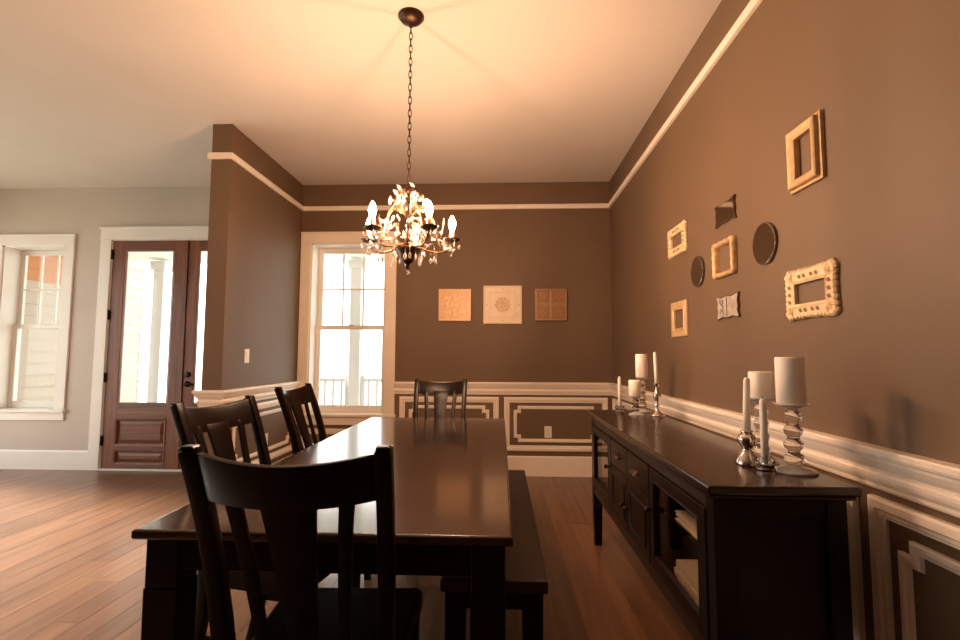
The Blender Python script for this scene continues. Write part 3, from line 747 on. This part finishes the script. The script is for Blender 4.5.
def silver_holder(label, x, y, h, rb, z=SZ, slim=False):
    t = thing('mercury_candle_holder', label, 'candle holder', (x, y, z), 0, 'silver candle holders')
    if slim: pr = [(0, 0), (rb, 0), (rb, .006), (rb * .8, .014), (rb * .42, .024), (rb * .30, .034), (.012, h * .28), (.016, h * .34), (.010, h * .38), (.012, h * .42), (.022, h * .55), (.024, h * .62), (.017, h * .72), (.010, h * .80), (.012, h * .84), (.010, h * .88)]
    else: pr = [(0, 0), (rb, 0), (rb * 1.0, .008), (rb * .92, .018), (rb * .62, h * .36), (rb * .42, h * .45), (rb * .44, h * .50), (rb * .60, h * .58), (rb * .78, h * .70), (rb * .80, h * .78), (rb * .62, h * .88), (rb * .46, h * .92)]
    q = MB(); q.lathe(pr + [(0, pr[-1][1])], (0, 0, 0), 32); q.build('body', 'mercury', t)
    zz = pr[-1][1]; q = MB(); q.lathe([(.010, zz - .002), (.015, zz), (.019, h - .004), (.020, h), (.0145, h), (.0135, h - .012), (0, h - .012)], (0, 0, 0), 24); q.build('cup', 'mercury', t)
def block_holder(label, x, y, h, r, z=SZ):
    t = thing('faceted_glass_holder', label, 'candle holder', (x, y, z), 0, 'low glass holders')
    q = MB(); q.lathe([(0, 0), (r, 0), (r * 1.02, h * .3), (r * .78, h * .42), (r * .74, h * .5), (r * .92, h * .62), (r * .9, h * .9), (r * .75, h), (.013, h), (.0125, h * .5), (0, h * .5)], (0, 0, 0), 8, smooth=False); q.build('faceted_body', 'glass', t)
# near cluster
bubble_holder('tallest clear glass holder of stacked beads, carrying the largest pillar candle', .911, 1.586, .212, .062, .054, 4, .030)
pillar('largest ivory pillar candle, on the tallest glass bead holder', .908, 1.586, SZ + .2095, .0405, .146)
bubble_holder('clear glass bead holder behind the taper candles near the sideboard front', .884, 1.722, .218, .050, .048, 4, .026)
pillar('wide ivory pillar candle behind the two nearer taper candles', .889, 1.722, SZ + .2155, .039, .090)
silver_holder('short silver mercury-glass holder beside the glass ones at the near end', .814, 1.679, .112, .037)
taper('ivory taper candle in the short silver holder at the near end', .814, 1.679, SZ + .1005, .0118, .188, .0, .035)
block_holder('low faceted clear glass holder nearest the sideboard front edge', .830, 1.600, .044, .030)
taper('short ivory taper candle in the low faceted glass holder at the near end', .830, 1.600, SZ + .0225, .0112, .202, 0, -.012)
# far cluster
block_holder('small faceted clear glass holder at the far end of the sideboard', .765, 3.214, .040, .034)
taper('thin ivory taper candle at the far end, leftmost on the sideboard', .765, 3.214, SZ + .0205, .0115, .208, 0, 0)
bubble_holder('squat clear glass holder in the far group under a small pillar candle', .826, 3.060, .117, .046, .036, 2, .026)
pillar('small ivory pillar candle low in the far candle group', .821, 3.060, SZ + .1145, .037, .098)
bubble_holder('tall clear glass bead holder at the back of the far candle group', .915, 3.225, .225, .050, .044, 4, .025)
pillar('tall ivory pillar candle raised highest in the far candle group', .911, 3.225, SZ + .2225, .038, .150)
silver_holder('slender silver candlestick rightmost in the far candle group', .942, 3.020, .198, .047, slim=True)
taper('ivory taper candle in the slender silver candlestick, leaning slightly', .942, 3.020, SZ + .1865, .0115, .198, 0, -.035)

# ------------------------------------------------------------------ art tiles on the front wall
def tile_floral(u0, u1, v0, v1):
    root = thing('embossed_wall_tile', 'square gold tile embossed with leaf scrolls, left of the white panel', 'wall art', front((u0 + u1) / 2, v0, 0), 0, 'square wall tiles'); O = root.location
    q = MB(); q.prism(rect(u0, u1, v0, v1), front, .001, .022, .003); q.build('backing', 'goldtile', root, origin=O)
    n = 4; s = (u1 - u0 - .03) / n
    for i in range(n):
        for j in range(n):
            cx, cz = u0 + .015 + (i + .5) * s, v0 + .015 + (j + .5) * s
            q = MB()
            for k in range(4):
                a = PI / 4 + k * PI / 2 + (0.35 if (i + j) % 2 else -.35); du, dv = math.cos(a), math.sin(a)
                pts = [(cx + du * r_ - dv * w_, cz + dv * r_ + du * w_) for r_, w_ in ((.004, 0), (.018, .009), (.034, .006), (.040, 0), (.034, -.006), (.018, -.009))]
                q.prism(pts, front, .020, .030, .002)
            q.prism([(cx + .006 * math.cos(2 * PI * k / 8), cz + .006 * math.sin(2 * PI * k / 8)) for k in range(8)], front, .020, .032)
            q.build('leaf_scroll', 'goldtile', root, origin=O)
tile_floral(-.651, -.312, 1.576, 1.912)
u0, u1, v0, v1 = -.183, .219, 1.545, 1.944
root = thing('medallion_wall_panel', 'square cream wall panel with a round flower medallion, middle of three', 'wall art', front((u0 + u1) / 2, v0, 0), 0, 'square wall tiles'); O = root.location
q = MB(); q.prism(rect(u0, u1, v0, v1), front, .001, .024, .003); q.build('backing', 'creamtile', root, origin=O)
q = MB(); q.loop(rect(u0 + .004, u1 - .004, v0 + .004, v1 - .004), [(0, .022), (.004, .030), (.012, .030), (.016, .023)], front); q.build('outer_border', 'creamtile', root, origin=O)
q = MB(); q.loop(rect(u0 + .062, u1 - .062, v0 + .062, v1 - .062), [(0, .022), (.003, .029), (.009, .029), (.012, .023)], front); q.build('inner_border', 'creamtile', root, origin=O)
cx, cz = (u0 + u1) / 2, (v0 + v1) / 2
def ringp(q, r0, r1, n, w0, h, wid, off=0):
    for k in range(n):
        a = 2 * PI * k / n + off; du, dv = math.cos(a), math.sin(a)
        q.prism([(cx + du * r_ - dv * w_, cz + dv * r_ + du * w_) for r_, w_ in ((r0, 0), ((r0 * .6 + r1 * .4), wid), (r1 * .95, wid * .7), (r1, 0), (r1 * .95, -wid * .7), ((r0 * .6 + r1 * .4), -wid))], front, w0, h, .001)
q = MB(); q.prism([(cx + .074 * math.cos(2 * PI * k / 32), cz + .074 * math.sin(2 * PI * k / 32)) for k in range(32)], front, .022, .0262, .001); q.build('medallion_disc', 'discgold', root, origin=O)
q = MB(); ringp(q, .046, .084, 14, .022, .031, .012); q.build('outer_petals', 'medallion', root, origin=O)
q = MB(); ringp(q, .018, .048, 10, .022, .035, .010, .3); q.build('inner_petals', 'medallion', root, origin=O)
q = MB(); q.prism([(cx + .018 * math.cos(2 * PI * k / 16), cz + .018 * math.sin(2 * PI * k / 16)) for k in range(16)], front, .022, .038, .003); q.build('rosette_centre', 'medallion', root, origin=O)
for du, dv in ((0, .165), (0, -.165), (.165, 0), (-.165, 0)):
    q = MB(); q.prism([(cx + du + .011 * math.cos(2 * PI * k / 6), cz + dv + .011 * math.sin(2 * PI * k / 6)) for k in range(6)], front, .022, .028, .001); q.build('corner_flower', 'medallion', root, origin=O)
u0, u1, v0, v1 = .355, .684, 1.577, 1.911
root = thing('quartered_wall_tile', 'square bronze tile pressed in four quarters, right of the white panel', 'wall art', front((u0 + u1) / 2, v0, 0), 0, 'square wall tiles'); O = root.location
q = MB(); q.prism(rect(u0, u1, v0, v1), front, .001, .020, .003); q.build('backing', 'bronzetile', root, origin=O)
um, vm = (u0 + u1) / 2, (v0 + v1) / 2
q = MB(); q.loop(rect(u0 + .002, u1 - .002, v0 + .002, v1 - .002), [(0, .018), (.004, .032), (.016, .032), (.020, .019)], front); q.build('border', 'goldtile', root, origin=O)
q = MB(); q.prism(rect(um - .006, um + .006, v0 + .018, v1 - .018), front, .018, .032, .002); q.prism(rect(u0 + .018, u1 - .018, vm - .006, vm + .006), front, .018, .031, .002); q.build('cross_bars', 'goldtile', root, origin=O)
for a, c in ((u0, um), (um, u1)):
    for e, g in ((v0, vm), (vm, v1)):
        cx, cz = (a + c) / 2, (e + g) / 2; q = MB()
        q.loop(rect(a + .026, c - .026, e + .026, g - .026), [(0, .018), (.003, .025), (.007, .025), (.010, .019)], front)
        ringp(q, .008, .046, 8, .018, .027, .010, PI / 8); q.build('pressed_quarter', 'bronzetile', root, origin=O)

# ------------------------------------------------------------------ frames and mirrors on the right wall (u = y, v = z)
def rootw(name, label, cat, u, v, group): 
    r_ = thing(name, label, cat, right(u, v, 0), 0, group); return r_, r_.location
GF = 'empty gilded frames on the right wall'; GM = 'small mirrors on the right wall'
# large stepped frame, nearest top
u0, u1, v0, v1 = 1.720, 1.910, 1.840, 2.085
r_, O = rootw('picture_frame', 'plain wide-stepped empty gilt frame, highest and largest on the right wall', 'frame', (u0 + u1) / 2, v0, GF)
q = MB(); q.loop(rect(u0, u1, v0, v1), [(0, .001), (0, .014), (.005, .016), (.012, .014), (.016, .012)], right); q.build('outer_step', 'gilt', r_, origin=O)
q = MB(); q.loop(rect(u0 + .012, u1 - .012, v0 + .012, v1 - .012), [(0, .001), (0, .030), (.005, .034), (.018, .031), (.029, .025), (.033, .022), (.033, .001)], right); q.build('inner_moulding', 'gilt', r_, origin=O)
# carved frames
def carved(label, u0, u1, v0, v1, bord, big):
    r_, O = rootw('carved_frame', label, 'frame', (u0 + u1) / 2, v0, GF)
    pts = []; amp = .014 if big else .011; n1 = 13 if big else 12; n2 = 8
    def edge(a, c, n, f):
        for k in range(n):
            for s_, o_ in ((.0, 0), (.18, .85), (.5, 1), (.82, .85)): 
                t_ = (k + s_) / n; mid = 1 - .55 * math.sin(PI * t_); pts.append(f(a + (c - a) * t_, amp * o_ * (.45 + .55 * mid) * random.uniform(.6, 1.1) + .002 * (abs(t_ - .5) * 2) ** 3))
    edge(u0, u1, n1, lambda t_, o_: (t_, v0 - o_)); edge(v0, v1, n2, lambda t_, o_: (u1 + o_, t_))
    edge(u1, u0, n1, lambda t_, o_: (t_, v1 + o_)); edge(v1, v0, n2, lambda t_, o_: (u0 - o_, t_))
    # flat carved ring = outer outline bridged to the opening
    q = MB(); bm = q.bm; n = len(pts)
    iu0, iu1, iv0, iv1 = u0 + bord, u1 - bord, v0 + bord, v1 - bord; cu, cv = (u0 + u1) / 2, (v0 + v1) / 2
    inn = []
    for (a, c) in pts:
        fa, fc = (min(max(a, u0), u1) - u0) / (u1 - u0), (min(max(c, v0), v1) - v0) / (v1 - v0); inn.append((iu0 + fa * (iu1 - iu0), iv0 + fc * (iv1 - iv0)))
    rows = []
    for t_, w_ in ((0, .002), (0, .012), (.12, .019), (.4, .017), (.75, .018), (.82, .021), (1.0, .015), (1.0, .002)):
        rows.append([bm.verts.new(right(pts[k][0] * (1 - t_) + inn[k][0] * t_, pts[k][1] * (1 - t_) + inn[k][1] * t_, w_)) for k in range(n)])
    for A, B in zip(rows, rows[1:]):
        for k in range(n): bm.faces.new((A[k], A[(k + 1) % n], B[(k + 1) % n], B[k]))
    q.build('carved_border', 'giltpale', r_, origin=O)
    m_ = bord / 2      # pierced-looking leaf hollows: small dark lozenges let into the border
    S = bord * .17
    for (a, c) in [(cu + s * d_, z_) for z_ in (v0 + m_ * .95, v1 - m_ * .95) for s in (-1, 1) for d_ in (bord * .45, bord * 1.05)] + [(a_, cv + d_) for a_ in (u0 + m_ * .95, u1 - m_ * .95) for d_ in (-bord * .6, 0, bord * .6)]:
        q = MB(); q.prism([(a - S * 1.5, c - S * .7), (a + S * .3, c - S), (a + S * 1.5, c + S * .6), (a - S * .2, c + S)], right, .014, .0195); q.build('leaf_hollow', 'hollow', r_, origin=O)
    for su in (0, 1):
        for sv in (0, 1):
            a, c = (u0, u1)[su], (v0, v1)[sv]; du, dv = (1, -1)[su], (1, -1)[sv]; q = MB()
            for k in range(5):
                an = math.radians(8 + k * 18.5); l_ = bord * (.92 if k % 2 == 0 else .80)
                bx_, bz_ = a + du * bord * .85, c + dv * bord * .85
                ex_, ez_ = bx_ - du * math.cos(an) * l_, bz_ - dv * math.sin(an) * l_
                q.tube([right(bx_, bz_, .017), right((bx_ + ex_) / 2, (bz_ + ez_) / 2, .021), right(ex_, ez_, .015)], bord * .05, 6, bord * .06)
            q.build('corner_fan', 'giltpale', r_, origin=O)
carved('ornate pale gilt frame with carved fan corners, lowest on the right', 1.690, 1.962, 1.363, 1.535, .047, True)
carved('small carved pale gilt frame, upper left of the wall group', 3.000, 3.295, 1.870, 2.044, .046, False)
# wavy middle frame
u0, u1, v0, v1 = 2.375, 2.612, 1.612, 1.805
r_, O = rootw('wavy_frame', 'rounded wavy-edged empty gilt frame in the middle of the wall group', 'frame', (u0 + u1) / 2, v0, GF)
def wavy(u0, u1, v0, v1, rr, amp, n=14):
    P = []
    cs = [(u1 - rr, v0 + rr, -PI / 2), (u1 - rr, v1 - rr, 0), (u0 + rr, v1 - rr, PI / 2), (u0 + rr, v0 + rr, PI)]
    C = []
    for a, c, st in cs: C.append([(a + rr * math.cos(st + PI / 2 * k / 6), c + rr * math.sin(st + PI / 2 * k / 6)) for k in range(7)])
    for i in range(4):
        P += C[i]; p, r2 = C[i][-1], C[(i + 1) % 4][0]; d = (r2[0] - p[0], r2[1] - p[1]); l = math.hypot(*d); nx, nz = d[1] / l, -d[0] / l
        for k in range(1, n): P.append((p[0] + d[0] * k / n + nx * amp * math.sin(2 * PI * 1.5 * k / n) ** 2 * -1, p[1] + d[1] * k / n + nz * amp * math.sin(2 * PI * 1.5 * k / n) ** 2 * -1))
    return P
A = wavy(u0, u1, v0, v1, .028, .007); B = wavy(u0 + .030, u1 - .030, v0 + .026, v1 - .026, .010, .006); n = len(A)
q = MB(); rows = []
for t_, w_ in ((0, .001), (0, .012), (.12, .024), (.4, .030), (.7, .026), (.95, .016), (1, .001)):
    rows.append([q.bm.verts.new(right(A[k][0] * (1 - t_) + B[k][0] * t_, A[k][1] * (1 - t_) + B[k][1] * t_, w_)) for k in range(n)])
for X_, Y_ in zip(rows, rows[1:]):
    for k in range(n): q.bm.faces.new((X_[k], X_[(k + 1) % n], Y_[(k + 1) % n], Y_[k])).smooth = True
q.build('moulding', 'gilt', r_, origin=O)
# small plain frame
u0, u1, v0, v1 = 3.015, 3.285, 1.338, 1.562
r_, O = rootw('picture_frame', 'small plain flat gilt frame, lowest on the left of the wall group', 'frame', (u0 + u1) / 2, v0, GF)
q = MB(); q.loop(rect(u0, u1, v0, v1), [(0, .001), (0, .011), (.004, .014), (.034, .014), (.039, .018), (.050, .016), (.054, .012), (.054, .001)], right); q.build('moulding', 'gilt', r_, origin=O)
# oval mirrors
def oval(label, cu, cv, a, c):
    r_, O = rootw('oval_mirror', label, 'mirror', cu, cv - c, GM); N_ = 44
    E_ = lambda s: [(cu + a * s * math.cos(2 * PI * k / N_), cv + c * s * math.sin(2 * PI * k / N_)) for k in range(N_)]
    q = MB(); q.prism(E_(1.0), right, .001, .013, .002); q.build('backing', 'mirroredge', r_, origin=O)
    q = MB(); q.prism(E_(.965), right, .0125, .0155, .002); q.build('mirror_glass', 'mirror', r_, origin=O)
oval('small dark oval mirror, left of the wavy gilt frame', 2.838, 1.700, .086, .090)
oval('larger dark oval mirror, right of the wavy gilt frame', 2.122, 1.697, .090, .092)
# bracket-edged mirrors
def bracket(name, label, u0, u1, v0, v1, mat, extra=False):
    r_, O = rootw(name, label, 'mirror', (u0 + u1) / 2, v0, GM)
    def outl(g):
        P = []; a, c, e, h = u0 + g, u1 - g, v0 + g, v1 - g; n = 16
        f = lambda t_: .004 * math.sin(PI * t_) ** 2 - .0035 * math.cos(4 * PI * t_) + .0035
        for k in range(n): t_ = k / n; P.append((a + (c - a) * t_, e + f(t_) * .9))
        for k in range(n): t_ = k / n; P.append((c - f(t_) * 1.2, e + (h - e) * t_))
        for k in range(n): t_ = k / n; P.append((c + (a - c) * t_, h - f(t_) * .9))
        for k in range(n): t_ = k / n; P.append((a + f(t_) * 1.2, h + (e - h) * t_))
        return P
    q = MB(); q.prism(outl(0), right, .001, .011); q.build('backing', 'mirroredge', r_, origin=O)
    q = MB(); q.prism(outl(.005), right, .0105, .0135); q.build('mirror_glass', mat, r_, origin=O)
    if extra:
        q = MB()
        for k in range(3):
            cx, cz = u1 - .06 - .0 * k, v0 + .03 + .03 * k
            q.tube([right(cx + .018 * math.cos(t_ * .7 + k), cz + .013 * math.sin(t_ * .7 + k), .0145) for t_ in range(8)], .0018, 5)
        q.build('etched_flourish', 'bronze', r_, origin=O)
        um = (u0 + u1) / 2 + .0
        q = MB(); q.prism(rect(um - .002, um + .002, v0 + .012, v1 - .012), right, .013, .0150); q.build('centre_ridge', 'bronze', r_, origin=O)
bracket('scalloped_mirror', 'small dark scalloped mirror above the wavy gilt frame', 2.368, 2.585, 1.882, 1.998, 'mirror')
bracket('etched_plaque', 'small pale silver scalloped plaque below the wavy gilt frame', 2.363, 2.596, 1.400, 1.522, 'etched', True)

# ------------------------------------------------------------------ chandelier
CX, CY = -.487, 2.505
chd = thing('chandelier', 'bronze five-light chandelier with crystal leaves hanging over the table', 'chandelier', (CX, CY, 1.64))
ZO = -1.64
def CP(nm, q, m, par=chd): 
    return q.build(nm, m, par, origin=(0, 0, 1.64))
q = MB(); q.lathe([(0, 3.05), (.070, 3.05), (.071, 3.043), (.062, 3.034), (.058, 3.026), (.040, 3.014), (.016, 3.006), (0, 3.005)], (0, 0, 0), 32); cn = CP('ceiling_canopy', q, 'bronze')
q = MB(); q.tube([(.010 * math.cos(2 * PI * k / 12), 0, 2.996 + .012 * math.sin(2 * PI * k / 12)) for k in range(12)], .0028, 6, closed=True); CP('canopy_loop', q, 'bronze', cn)
q = MB(); z = 2.984; k = 0
while z > 2.13:
    l_ = []
    for a in range(12):
        t_ = 2 * PI * a / 12; rx, rz = .0085 * math.cos(t_), .0190 * math.sin(t_)
        rz += .006 * (1 if math.sin(t_) > 0 else -1) * abs(math.sin(t_))
        l_.append((rx, 0, z - .012 + rz) if k % 2 else (0, rx, z - .012 + rz))
    q.tube(l_, .0024, 5, closed=True); z -= .036; k += 1
tag(CP('chain', q, 'bronze'), kind='stuff')
q = MB(); q.lathe([(0, 2.125), (.008, 2.12), (.010, 2.10), (.020, 2.085), (.012, 2.07), (.007, 2.05), (.007, 1.86), (.014, 1.845), (.018, 1.82), (.012, 1.80), (.010, 1.765), (0, 1.76)], (0, 0, 0), 16); CP('stem', q, 'bronze')
q = MB(); q.lathe([(0, 1.772), (.070, 1.772), (.074, 1.768), (.070, 1.762), (.050, 1.735), (.034, 1.712), (.036, 1.704), (.022, 1.696), (.010, 1.688), (.008, 1.678), (.012, 1.670), (.006, 1.660), (0, 1.658)], (0, 0, 0), 28); CP('bottom_bowl', q, 'bronze')
R5 = .236; BZ = 1.918
def crystal_mesh(q, p, s, ax=None):
    """faceted teardrop / leaf crystal at p"""
    b2 = bmesh.new(); n = 6
    pr = [(0, 1.0), (.32, .55), (.5, 0), (.30, -.55), (0, -.85)]
    vs = [[b2.verts.new((r_ * math.cos(2 * PI * k / n), r_ * .6 * math.sin(2 * PI * k / n), z_)) for k in range(n)] if r_ > 0 else [b2.verts.new((0, 0, z_))] for r_, z_ in pr]
    for A, B in zip(vs, vs[1:]):
        for k in range(n):
            f = list(dict.fromkeys([A[k % len(A)], A[(k + 1) % n % len(A)], B[(k + 1) % n % len(B)], B[k % len(B)]]))
            if len(f) > 2: b2.faces.new(f)
    d = Vector(ax).normalized() if ax is not None else Vector((0, 0, 1))
    rot = d.to_track_quat('Z', 'Y').to_matrix().to_4x4()
    q.join(b2, Matrix.Translation(p) @ rot @ Matrix.Rotation(random.uniform(0, PI), 4, 'Z') @ Matrix.Scale(s, 4))
for i in range(5):
    a = PI / 2 + 2 * PI * i / 5; ca, sa = math.cos(a), math.sin(a)
    def pol(r_, z_, t_=0.0): return (ca * r_ - sa * t_, sa * r_ + ca * t_, z_)
    ctrl = [(.012, 1.80), (.055, 1.785), (.105, 1.765), (.155, 1.758), (.200, 1.768), (.228, 1.795), (R5, 1.822)]
    q = MB(); q.tube([pol(r_, z_) for r_, z_ in ctrl], .0058, 8)
    q.tube([pol(.012, 1.94), pol(.05, 1.99), pol(.10, 1.985), pol(.135, 1.93), pol(.15, 1.86), pol(.165, 1.80), pol(.185, 1.768)], .0040, 7)       # upper scroll
    q.tube([pol(.02, 2.085), pol(.05, 2.075), pol(.085, 2.04), pol(.09, 2.0), pol(.065, 1.975), pol(.045, 1.99), pol(.05, 2.01)], .0034, 6)
    arm = CP('arm', q, 'goldleaf')
    q = MB(); p = pol(R5, 0); q.lathe([(0, 1.815), (.012, 1.816), (.030, 1.822), (.043, 1.832), (.046, 1.838), (.041, 1.837), (.028, 1.828), (0, 1.824)], (p[0], p[1], 0), 22); CP('drip_pan', q, 'bronze', arm)
    q = MB(); q.lathe([(0, 1.824), (.0125, 1.824), (.0125, 1.885), (.010, 1.890), (0, 1.890)], (p[0], p[1], 0), 16); CP('candle_sleeve', q, 'sleeve', arm)
    q = MB(); q.lathe([(0, BZ - .030), (.010, BZ - .030), (.015, BZ - .018), (.0185, BZ - .002), (.0170, BZ + .014), (.011, BZ + .030), (.005, BZ + .042), (0, BZ + .046)], (p[0], p[1], 0), 16); CP('bulb', q, 'bulb', arm)
    # crystals wired along the arm, and drops under the pan
    q = MB()
    for k in range(21):
        f = k / 20; r_ = .05 + .19 * f; z_ = 1.80 + .10 * math.sin(f * PI * 1.4) * random.uniform(.2, 1) + random.uniform(-.03, .05)
        pt = Vector(pol(r_, z_, random.uniform(-.055, .055))); crystal_mesh(q, pt, random.uniform(.016, .025), (random.uniform(-1, 1), random.uniform(-1, 1), random.uniform(-.3, 1)))
    tag(CP('arm_crystals', q, 'crystal', arm), kind='stuff')
    q = MB()
    for k in range(5):
        r_, z_ = .06 + .035 * k, 1.785 + random.uniform(0, .10); t_ = random.uniform(-.04, .04); p0, p1 = Vector(pol(r_, 1.775)), Vector(pol(r_ + .02, z_ + .03, t_))
        q.tube([p0, (p0 + p1) / 2 + Vector((0, 0, .015)), p1], .0016, 5)
        lf = p1; d_ = (p1 - p0).normalized(); b2 = bmesh.new()
        vv = [b2.verts.new(v) for v in ((0, 0, 0), (.007, .002, .012), (0, .004, .034), (-.007, .002, .012))]; b2.faces.new(vv)
        g = bmesh.ops.solidify(b2, geom=b2.faces[:], thickness=.0012); q.join(b2, Matrix.Translation(lf) @ d_.to_track_quat('Z', 'Y').to_matrix().to_4x4())
    CP('leaf_spray', q, 'goldleaf', arm)
    for k in range(4):
        a2 = 2 * PI * k / 4 + .4; px, py = p[0] + .040 * math.cos(a2), p[1] + .040 * math.sin(a2)
        q = MB(); q.tube([(px, py, 1.834), (px, py, 1.815)], .0010, 4); crystal_mesh(q, Vector((px, py, 1.797)), .020, (0, 0, 1)); CP('crystal_drop', q, 'crystal', arm)
# crystals on the upper crown and under the bowl
q = MB()
for k in range(46):
    a = random.uniform(0, 2 * PI); z_ = random.uniform(1.97, 2.09); r_ = random.uniform(.04, .145) * (1 - .45 * (z_ - 1.97) / .12)
    crystal_mesh(q, Vector((r_ * math.cos(a), r_ * math.sin(a), z_)), random.uniform(.016, .025), (random.uniform(-1, 1), random.uniform(-1, 1), random.uniform(0, 1)))
tag(CP('crown_crystals', q, 'crystal'), kind='stuff')
for k in range(8):
    a = 2 * PI * k / 8; px, py = .068 * math.cos(a), .068 * math.sin(a); q = MB(); q.tube([(px, py, 1.765), (px * 1.05, py * 1.05, 1.735)], .0010, 4); crystal_mesh(q, Vector((px * 1.05, py * 1.05, 1.715)), .021, (0, 0, 1)); CP('crystal_drop', q, 'crystal')
for k in range(12):
    a = 2 * PI * (k + .5) / 12; r_ = .15; px, py = r_ * math.cos(a), r_ * math.sin(a); dz = random.uniform(-.02, .01); q = MB(); q.tube([(px, py, 1.77), (px, py, 1.735 + dz)], .0010, 4); crystal_mesh(q, Vector((px, py, 1.715 + dz)), .019, (0, 0, 1)); CP('crystal_drop', q, 'crystal')
q = MB(); crystal_mesh(q, Vector((0, 0, 1.648)), .018, (0, 0, 1)); CP('finial_crystal', q, 'crystal')
